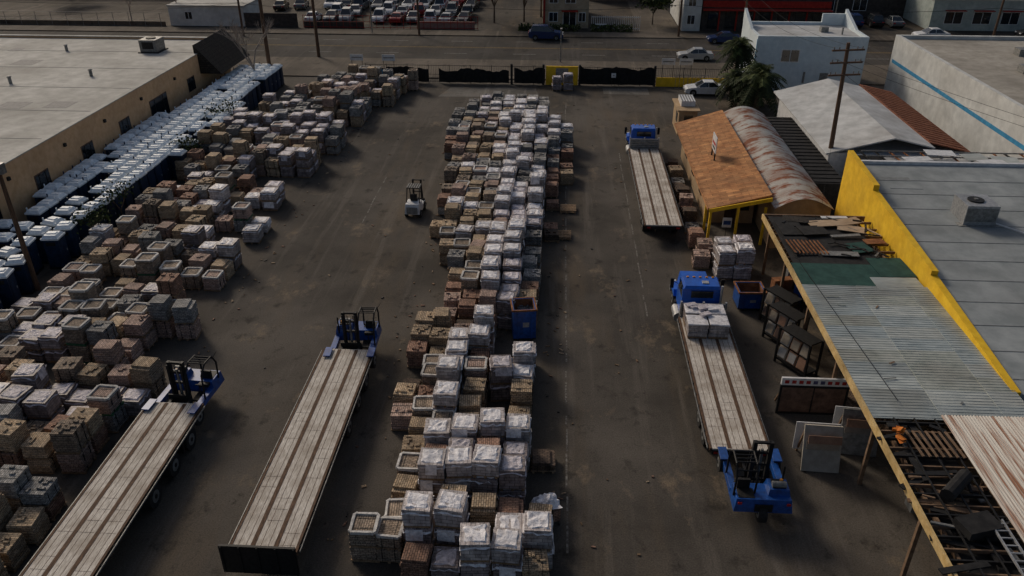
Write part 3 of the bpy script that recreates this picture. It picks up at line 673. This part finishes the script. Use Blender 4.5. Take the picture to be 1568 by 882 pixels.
g=MB(); g.b(36,90,45,90,0,5.7,wh); g.b(36.4,89.6,45.4,89.6,5.7,5.74,pm('pebble_roof',(.28,.26,.22),(.42,.39,.34),1,dirt=.6,dscale=.12,dcol=(.17,.155,.13)))
g.b(36,36.4,45,90,5.7,6.1,wh); g.b(36.4,90,89.6,90,5.7,6.1,wh); g.b(35.98,36,45.5,89.5,3.3,3.65,stripe)
for x,y in((42,75),(48,68),(45,82),(55,78),(50,60),(60,84)): g.b(x,x+1.2,y,y+1.2,5.74,6.4,steel)
g.b(43,49,64,68,5.75,5.82,sheetB)
g.build('white_warehouse')
wb=pm('bluish_white_stucco',(.52,.60,.64),(.65,.72,.75),1.5,bump=.1,dirt=.2,dcol=(.35,.36,.36),dscale=.4)
g=MB(); xa,xb,ya,yb=21.3,33.0,89.2,97.5
g.b(xa,xb,ya,yb,0,5.6,wb); g.b(xa+.3,xb-.3,ya+.3,yb-.3,5.6,5.65,wroof)
for a in((xa,xb,ya,ya+.3),(xa,xb,yb-.3,yb),(xa,xa+.3,ya+.3,yb-.3),(xb-.3,xb,ya+.3,yb-.3)): g.b(*a,5.6,5.95,wb)
g.prism([(yb-4.5,5.95),(yb,5.95),(yb,7.4)],xa-.02,xa+.28,wb); g.prism([(yb-4.5,5.95),(yb,5.95),(yb,7.4)],xb-.28,xb+.02,wb); g.b(xb-2.8,xb-.28,yb-.3,yb+.01,5.95,6.9,wb)
g.b(24.0,26.0,ya-.04,ya,3.2,4.6,whitep); g.b(24.1,24.95,ya-.06,ya-.04,3.3,4.5,glass); g.b(25.05,25.9,ya-.06,ya-.04,3.3,4.5,glass)
g.b(xa-.03,xa,91,92.6,3.2,4.5,glass); g.b(28.5,29.4,ya-.04,ya,0,2.1,steel)
g.b(xa-.03,xa,ya+.0,ya+.15,0,5.6,stripe); g.b(26.7,26.9,ya-.12,ya,1.0,2.2,steel)
g.cyl((31,92,5.65),(31,92,6.4),.1,.1,steel,8); g.b(29,29.8,93,93.8,5.65,6.2,steel)
g.build('white_office_building')
# ---------------------------------------------------------------- under canopy racks
tilec=[pm('tile_'+str(i),tuple(v*.7 for v in c),c,3) for i,c in enumerate(((.35,.2,.13),(.28,.25,.22),(.4,.33,.25),(.15,.1,.08),(.45,.43,.4)))]
def rack(loc,rz,n=2):
    g=MB(); 
    for s in(-1,1):
        g.b(s*1.0-.05,s*1.0+.05,-.5,-.4,0,2.1,black); g.b(s*1.0-.05,s*1.0+.05,.4,.5,0,2.1,black)
    g.b(-.95,.95,-.45,.45,.2,.28,black); g.b(-.95,.95,-.45,.45,2.0,2.08,black)
    for i in range(3):
        for j in range(2):
            g.box((-.65+i*.65,-.38+.1*j,.75+j*.75),(.55,.05,.62),R.choice(tilec),rx=-.25)
            g.box((-.65+i*.65,-.42+.1*j,.75+j*.75),(.45,.02,.5),R.choice(tilec),rx=-.25)
    g.build('tile_display_rack',loc,rz)
rack((12.9,39.4,0),-1.0); rack((12.7,37.6,0),-1.0); rack((12.8,35.2,0),-1.0)
def dboard(loc,rz):
    g=MB(); g.b(-1.6,1.6,-.1,0,0,1.7,black)
    for i in range(2): g.b(-1.5+i*1.52,-.05+i*1.52,-.13,-.1,.15,1.55,pm('dark_marble_tile',(.05,.03,.025),(.22,.13,.09),2,lo=.3,hi=.7))
    g.b(-1.6,1.6,-.14,-.02,1.7,2.1,whitep)
    for i in range(9):
        g.b(-1.45+i*.33,-1.25+i*.33,-.15,-.14,1.8,1.98,pm('letters',(.05,.05,.1),(.1,.1,.2),3) if 3<i<6 else MATS['sign_red'])
    for s in(-1.4,1.4): g.box((s,.45,.8),(.08,.08,1.7),beam,rx=.5)
    g.build('paver_display_board',loc,rz)
dboard((12.5,31.4,0),0)
def leanpanel(loc,rz,m,name='leaning_paver_panel'):
    g=MB(); g.box((0,0,1.0),(1.6,.1,2.1),m,rx=-.35)
    for i in range(4): g.box((0,-.09-.12*i+.27,.35+i*.42),(1.4,.03,.36),R.choice(tilec),rx=-.35)
    g.box((-.72,.7,.8),(.08,.08,1.8),beam,rx=.35); g.box((.72,.7,.8),(.08,.08,1.8),beam,rx=.35)
    g.box((0,.95,.9),(1.9,.05,1.4),whitep,rx=-.1)
    g.build(name,loc,rz)
leanpanel((11.9,27.6,0),-.05,pm('pale_panel',(.32,.29,.24),(.46,.42,.36),2)); leanpanel((13.9,28.8,0),-.1,steel)
for x,y in((15.5,31),(15.8,36),(16.2,40.5),(16,26),(15.8,22),(17,33.5),(14.6,42.8)):
    g=MB()
    for i in range(9): g.box((R.uniform(-1,1),R.uniform(-1,1),R.uniform(.2,1.1)),(R.uniform(.4,1.2),R.uniform(.4,1.2),R.uniform(.3,1.2)),R.choice((dk,rust,steel,beam,plyw,blue,MATS['brick_d'])),rz=R.uniform(0,1))
    g.build('stored_material_pile',(x,y,0))
# ---------------------------------------------------------------- fence
fencem=pm('black_screen',(.006,.006,.007),(.018,.017,.016),3,bump=.5)
def screen(g,xa,xb,y,h=2.0):
    n=max(2,int((xb-xa)/.35)); k=len(g.v)
    for i in range(n+1):
        x=xa+(xb-xa)*i/n
        for z in(.15,.8,1.4,h): g.v.append(Vector((x,y+.08*math.sin(i*1.3+z)+R.uniform(-.04,.04),z-(R.uniform(0,.25)+.3*max(0,math.sin(i*.45)) if z==h else 0))))
    for i in range(n):
        for j in range(3): q=k+i*4+j; g.f.append([q,q+4,q+5,q+1]); g.m.append(g.mi(fencem))
g=MB(); yf=90.6
x=-22
while x<21.2:
    g.cyl((x,yf,0),(x,yf,2.1),.04,.04,black,6); x+=2.4
for z in(.2,1.0,2.0): g.cyl((-22,yf,z),(21,yf,z),.025,.025,black,5)
x=-22
while x<21: 
    g.cyl((x,yf,.1),(x,yf,2.05),.012,.012,black,4); x+=.2
screen(g,-21.5,-14.8,yf-.15); screen(g,-13.6,-5.6,yf-.15,1.8); screen(g,-5,-1.5,yf-.15); screen(g,2.5,10.7,yf-.15,2.2)
g.b(-1.4,2.2,yf-.1,yf+.1,0,2.1,yw) ; g.b(-.3,1.1,yf-.14,yf-.1,.3,1.9,steel)
g.b(11,19.4,yf-.12,yf+.12,0,1.0,yw); g.b(-22,-19.3,yf-.35,yf-.2,0,1.4,yw); g.b(-20.2,-19.5,yf-.4,yf-.35,.5,1.5,stripe)
for x in(-5.3,-1.7,2.4,10.8): g.b(x-.12,x+.12,yf-.2,yf+.1,0,2.3,black)
g.build('street_fence')
def sgn(x,y,w_,z0,z1):
    g=MB(); g.b(-w_/2,w_/2,-.02,.02,z0,z1,whitep); g.b(-w_/2+.15,w_/2-.15,-.03,-.02,(z0+z1)/2-.06,(z0+z1)/2+.06,steel)
    for s in(-.4,.4): g.cyl((s*w_,.05,0),(s*w_,.05,z1),.03,.03,black,6)
    g.build('fence_sign',(x,y,.1))
for x in(-23.3,-19.6,12.4,14.4): sgn(x,92.0,1.5,2.0,2.7)
sgn(6.2,90.2,.5,.9,1.4)
g=MB()
for s in range(9): g.cyl((s*.45,0,0),(s*.45,0,1.6),.02,.02,steel,5)
for z in(.1,1.6): g.cyl((0,0,z),(3.6,0,z),.03,.03,steel,6)
g.build('steel_gate',(13,89.4,0))
# ---------------------------------------------------------------- poles & wires
tim=pm('utility_pole_timber',(.07,.04,.025),(.15,.09,.055),5,stretch=(3,3,.4))
def upole(x,y,h,arms=2,lean=(0,0),az=0,r=.17):
    g=MB(); g.cyl((0,0,0),(lean[0],lean[1],h),r,r*.65,tim,10)
    for a in range(arms):
        z=h-.5-a*.9; cxx=lean[0]*z/h; g.b(cxx-1.25,cxx+1.25,-.2,-.08,z-.06,z+.06,tim)
        for i in(-1.1,-.7,.7,1.1): g.cyl((cxx+i,-.14,z+.06),(cxx+i,-.14,z+.25),.05,.04,steel,6)
    return g.build('utility_pole',(x,y,0),az)
upole(21.3,60.4,11.4,3,(-.4,0),.2,r=.2); upole(-32.7,89.3,14,1,r=.24); upole(-30.7,102,14,1,r=.22); upole(-31.6,41,8,0); upole(-45,114.4,11,2); upole(-20,116,12,2); upole(16.8,117,12,2); upole(22.2,101,8.5,1); upole(60,117,11,2)
g=MB(); g.b(-.35,.35,-.2,.2,7.6,8.2,steel); g.cyl((0,0,8.2),(0,0,8.5),.05,.05,black,6); g.build('pole_transformer',(-31.6,41,0))
wirem=pm('wire_black',(.01,.01,.01),(.015,.015,.015),3,bump=0)
def wire(g,a,b,sag,r=.012):
    a=Vector(a);b=Vector(b); N=16; pr=a
    for i in range(1,N+1):
        t=i/N; p=a.lerp(b,t); p.z-=sag*4*t*(1-t); g.cyl(pr,p,r,r,wirem,4); pr=p
g=MB()
for o in(-1,1):
    wire(g,(21+o,60.4,11),(22.2+o,101,8.3),.9); wire(g,(21+o*.8,60.4,10.2),(40+o,20,11),.8)
wire(g,(21,60.4,9.5),(17,48,4),.4); wire(g,(21,60.4,9.2),(29,70,4.5),.3)
for z in(9.2,8.6,6.5,4.4):
    P_=[(-110,116,z+1),(-45,115,z),(-20,116,z),(16.8,117,z),(60,117,z),(110,117,z)]
    for a,b in zip(P_,P_[1:]): wire(g,a,b,.8,.03)
wire(g,(-32.7,89.3,9),(-80,84,8),.8); wire(g,(13,45,4.1),(14.2,27,4.15),.0,.015)
g.build('overhead_wires')
def lamp(x,y,h):
    g=MB(); g.cyl((0,0,0),(0,0,h),.09,.05,steel,8); g.cyl((0,0,h),(0,-1.2,h+.3),.04,.04,steel,6); g.box((0,-1.4,h+.3),(.25,.6,.12),steel); g.build('street_lamp',(x,y,.1))
lamp(.2,101,4.0); lamp(-27,117,9); lamp(38,117,9)
# ---------------------------------------------------------------- trees
leafd=pm('foliage_dark',(.010,.017,.006),(.035,.05,.015),3,bump=0)
leafl=pm('foliage_light',(.04,.06,.015),(.09,.11,.03),3,bump=0)
bark=pm('bark',(.07,.05,.035),(.15,.11,.08),6)
def palm(loc,h,s=1):
    g=MB(); g.cyl((0,0,0),(.1,0,h),.28,.22,bark,10)
    for i in range(14): g.cyl((.1*i/14,0,h*i/14),(.1*i/14,0,h*i/14+.1),.31,.25,bark,8)
    for i in range(95):
        a=R.uniform(0,6.28); e=R.uniform(-.7,1.35); L=R.uniform(1.5,2.2)*s; m=leafl if e>.2 and R.random()<.5 else leafd
        p=Vector((.1,0,h)); d=Vector((math.cos(a)*math.cos(e),math.sin(a)*math.cos(e),math.sin(e)))
        sd=Vector((-math.sin(a),math.cos(a),0)); pts=[]
        for k in range(6):
            t=k/5; q=p+d*L*t; q.z-=1.1*t*t*s; pts.append(q)
        for k in range(1,6):
            q0,q1=pts[k-1],pts[k]
            for u in(0,.33,.66):
                q=q0.lerp(q1,u); tl=.6*s*(1-abs(k/5-.5))
                for sgnn in(-1,1):
                    tip=q+sd*sgnn*tl+(q1-q0).normalized()*.25-Vector((0,0,.18)); g.poly([q,q+(q1-q0)*.3,tip],m)
        for k in range(5): g.cyl(pts[k],pts[k+1],.02,.015,leafd,3)
    g.build('palm_tree',loc)
palm((18.7,85.9,0),5.4,1.25); palm((20.0,80.5,0),3.8,1.45); palm((18.3,82.8,0),3.0,1.15); palm((20.6,84.5,0),2.4,1.1)
def branch(g,p,d,L,r,depth,m,tips):
    q=p+d*L; g.cyl(p,q,r,r*.65,m,5)
    if depth==0: tips.append(q); return
    for _ in range(R.randint(2,4)):
        nd=(d+Vector((R.uniform(-.7,.7),R.uniform(-.7,.7),R.uniform(-.15,.5)))).normalized(); branch(g,q,nd,L*R.uniform(.6,.85),r*.6,depth-1,m,tips)
def tree(name,loc,h,leaves=0,lm=None,depth=4,spread=.7,ls=.16):
    g=MB(); tips=[]; branch(g,Vector((0,0,0)),Vector((0,0,1)),h*.3,h*.022,depth,bark,tips)
    for t in tips:
        for _ in range(leaves):
            c=t+Vector((R.gauss(0,spread),R.gauss(0,spread),R.gauss(0,spread*.7))); a=Vector((R.uniform(-1,1),R.uniform(-1,1),R.uniform(-1,1))).normalized()*ls*R.uniform(.6,1.6); b=a.orthogonal().normalized()*a.length
            g.poly([c-a,c+b*.6,c+a,c-b*.6],R.choice((leafd,leafd,leafl)))
    g.build(name,loc)
pale=pm('pale_bark',(.20,.16,.13),(.38,.32,.27),6)
bk=bark; bark=pale
tree('bare_tree',(-33.2,85.8,0),8.5,depth=5); tree('bare_tree',(-58,123,0),6,depth=5); tree('bare_tree',(-66,124,0),5,depth=4)
bark=bk
for x,y,h in((-30.7,71,3.6),(-30.8,50.5,4.0),(-31,46.5,3.2),(-30.8,61.5,3.2)): tree('shrub',(x,y,0),h,12,depth=3,spread=.4,ls=.1)
for x,y,h in((-10,126,8),(-5.5,127,7),(-3,131,8),(14,126,5),(34,146,9),(-70,150,9),(-86,142,8)): tree('street_tree',(x,y,0),h,26,depth=4,spread=.75,ls=.22)
g=MB()
for i in range(1500):
    c=Vector((R.uniform(-6,14),R.uniform(119.5,120.6),R.uniform(.1,1.0)))
    if 3<c.x<4.5 or 10.5<c.x<14: continue
    a=Vector((R.uniform(-1,1),R.uniform(-1,1),R.uniform(-1,1))).normalized()*.16; b=a.orthogonal().normalized()*.16; g.poly([c-a,c+b,c+a,c-b],R.choice((leafd,leafl)))
g.build('hedge')
# ---------------------------------------------------------------- far side of the street
def bld(name,x0,x1,y0,y1,h,wm,rm,wins=(),extra=None):
    g=MB(); g.b(x0,x1,y0,y1,0,h,wm); g.b(x0-.15,x1+.15,y0-.15,y1+.15,h,h+.18,rm)
    for (xa,xb,za,zb,m) in wins: g.b(xa-.08,xb+.08,y0-.04,y0,za-.08,zb+.08,whitep); g.b(xa,xb,y0-.06,y0-.04,za,zb,m); g.b((xa+xb)/2-.03,(xa+xb)/2+.03,y0-.08,y0-.06,za,zb,whitep)
    if extra: extra(g)
    g.build(name)
redm=pm('red_paint',(.22,.015,.01),(.36,.03,.02),3); creamw=pm('cream_wall',(.32,.25,.17),(.44,.36,.26),2,dirt=.3)
darkw=pm('dark_wall',(.03,.027,.025),(.07,.06,.055),2); mint=pm('mint_wall',(.30,.35,.32),(.42,.46,.43),2,dirt=.2)
bld('white_low_building',-58.5,-47,121,128,2.8,wh,roofg,[(-56,-55,1,2,glass)])
bld('cream_apartment_building',-2.5,4.2,122.5,136,6,creamw,shing,[(.5,2.3,.1,2.3,glass),(-1.6,-.4,1,2.2,glass),(2.8,3.7,1,2.2,glass),(-1.6,-.4,3.6,4.9,glass),(.8,2.2,3.6,4.9,glass)],lambda g:(g.b(.2,2.6,121.9,122.4,2.4,2.6,redm),g.b(-2.5,-2.2,122.3,122.5,0,6,redm)))
bld('white_house',17.8,20.4,121.5,136,6,wh,shing,[(18.5,19.5,1,2.2,glass),(18.5,19.5,3.5,4.7,glass)])
def shop(g):
    g.b(20.6,38.8,120.6,121.9,3.0,3.15,redm); g.b(20.6,38.8,121.8,121.99,3.3,4.2,redm)
    for i in range(7): g.b(21.5+i*2.5,22.9+i*2.5,121.9,121.99,.3,2.6,glass); g.b(23.0+i*2.5,23.2+i*2.5,121.85,121.99,0,3.0,redm)
bld('red_awning_shop',20.6,38.8,122,140,4.6,darkw,shing,[],shop)
bld('mint_storefront_building',54,82,124,138,4.2,mint,roofg,[(56+i*4,58.4+i*4,1,2.6,glass) for i in range(6)],lambda g:[g.b(55.8+i*4,58.6+i*4,123.3,123.95,2.8,2.9,redm) for i in range(6)])
bld('grey_workshop',-36,-12,156,170,6,pm('grey_wall',(.12,.12,.12),(.2,.2,.2),2),roofg)
bld('dark_rear_building',39,54,134,150,6,darkw,roofg,[(41,43,1,3,glass),(46,48,1,3,glass)])
bld('brown_garage',5,17,146,160,5,pm('brown_wall',(.10,.075,.055),(.17,.13,.1),2),shing)
bld('warehouse_distant',-110,-62,150,170,7,pm('grey_wall2',(.10,.1,.1),(.16,.16,.15),2),roofg)
g=MB()
for x in range(0,27): g.cyl((-38+x,120.4,0),(-38+x,120.4,1.9),.035,.035,redm,5)
for z in(.2,1.0,1.85): g.cyl((-38,120.4,z),(-12,120.4,z),.04,.04,redm,5)
g.b(-21,-12.5,120.6,120.8,0,1.1,pm('pink_wall',(.22,.13,.11),(.32,.2,.17),3)); g.b(-38,-29,120.6,120.8,0,.9,darkw)
g.build('car_lot_fence')
g=MB()
x=4.6
while x<11.6: g.b(x,x+.06,120.9,120.96,.1,2.1,whitep); x+=.28
for z in(.3,1.9): g.b(4.6,11.6,120.96,121.0,z,z+.08,whitep)
g.b(5.2,6.9,120.6,120.85,.3,1.0,whitep); g.build('white_picket_gate')
g=MB()
x=-110
while x<-59: g.cyl((x,120.2,0),(x,120.2,2.0),.04,.04,steel,5); x+=2.4
for z in(.1,1.0,2.0): g.cyl((-110,120.2,z),(-59,120.2,z),.025,.025,steel,4)
g.b(-110,-59,120.35,120.5,0,.7,conc); g.build('chain_link_fence')
sheet('concrete_lot',-110,-40,121,150,.012,conc); sheet('driveway_pavement',11.6,17.6,119.3,146,.012,conc)
g=MB(); g.b(-47,-39,120.8,121,0,2.0,darkw); g.build('block_wall')
g=MB()
for i in range(260):
    x,y=R.choice(((R.uniform(-15,6),R.uniform(22,85)),(R.uniform(-.3,.8),R.uniform(22,80)),(R.uniform(-8.8,-7.4),R.uniform(22,80)),(R.uniform(-19.5,-18.2),R.uniform(32,85)))); g.box((x,y,.03),(R.uniform(.05,.25),R.uniform(.04,.12),.05),R.choice((wood_p,MATS['brick_t'],MATS['brick_r'],black,beam)),rz=R.uniform(0,3))
g.build('yard_debris')
g=MB()
for x,y,n in((.6,50.4,2),(1.0,55,2),(.9,61,3)):
    for k in range(n):
        for i in(-.5,0,.5): g.box((x+i,y,.05+k*.15),(.1,1.1,.09),wood_p)
        for i in range(5): g.box((x,y-.5+.25*i,.11+k*.15),(1.2,.14,.025),wood_p)
g.build('empty_pallets')
g=MB(); g.box((0,0,.35),(.9,.9,.6),MATS['brick_r'])
N=7; k=len(g.v)
for a in range(N+1):
    for b in range(N+1): g.v.append(Vector(((a/N-.5)*1.0+R.uniform(-.05,.05),(b/N-.5)*.9+R.uniform(-.05,.05),.72+.35*math.sin(math.pi*a/N)*math.sin(math.pi*b/N)+R.uniform(-.09,.09))))
for a in range(N):
    for b in range(N): q=k+a*(N+1)+b; g.f.append([q,q+N+1,q+N+2,q+1]); g.m.append(g.mi(wrapw))
g.build('plastic_wrapped_bundle',(.0,23.9,0),.4)
print('objs',len(bpy.data.objects))
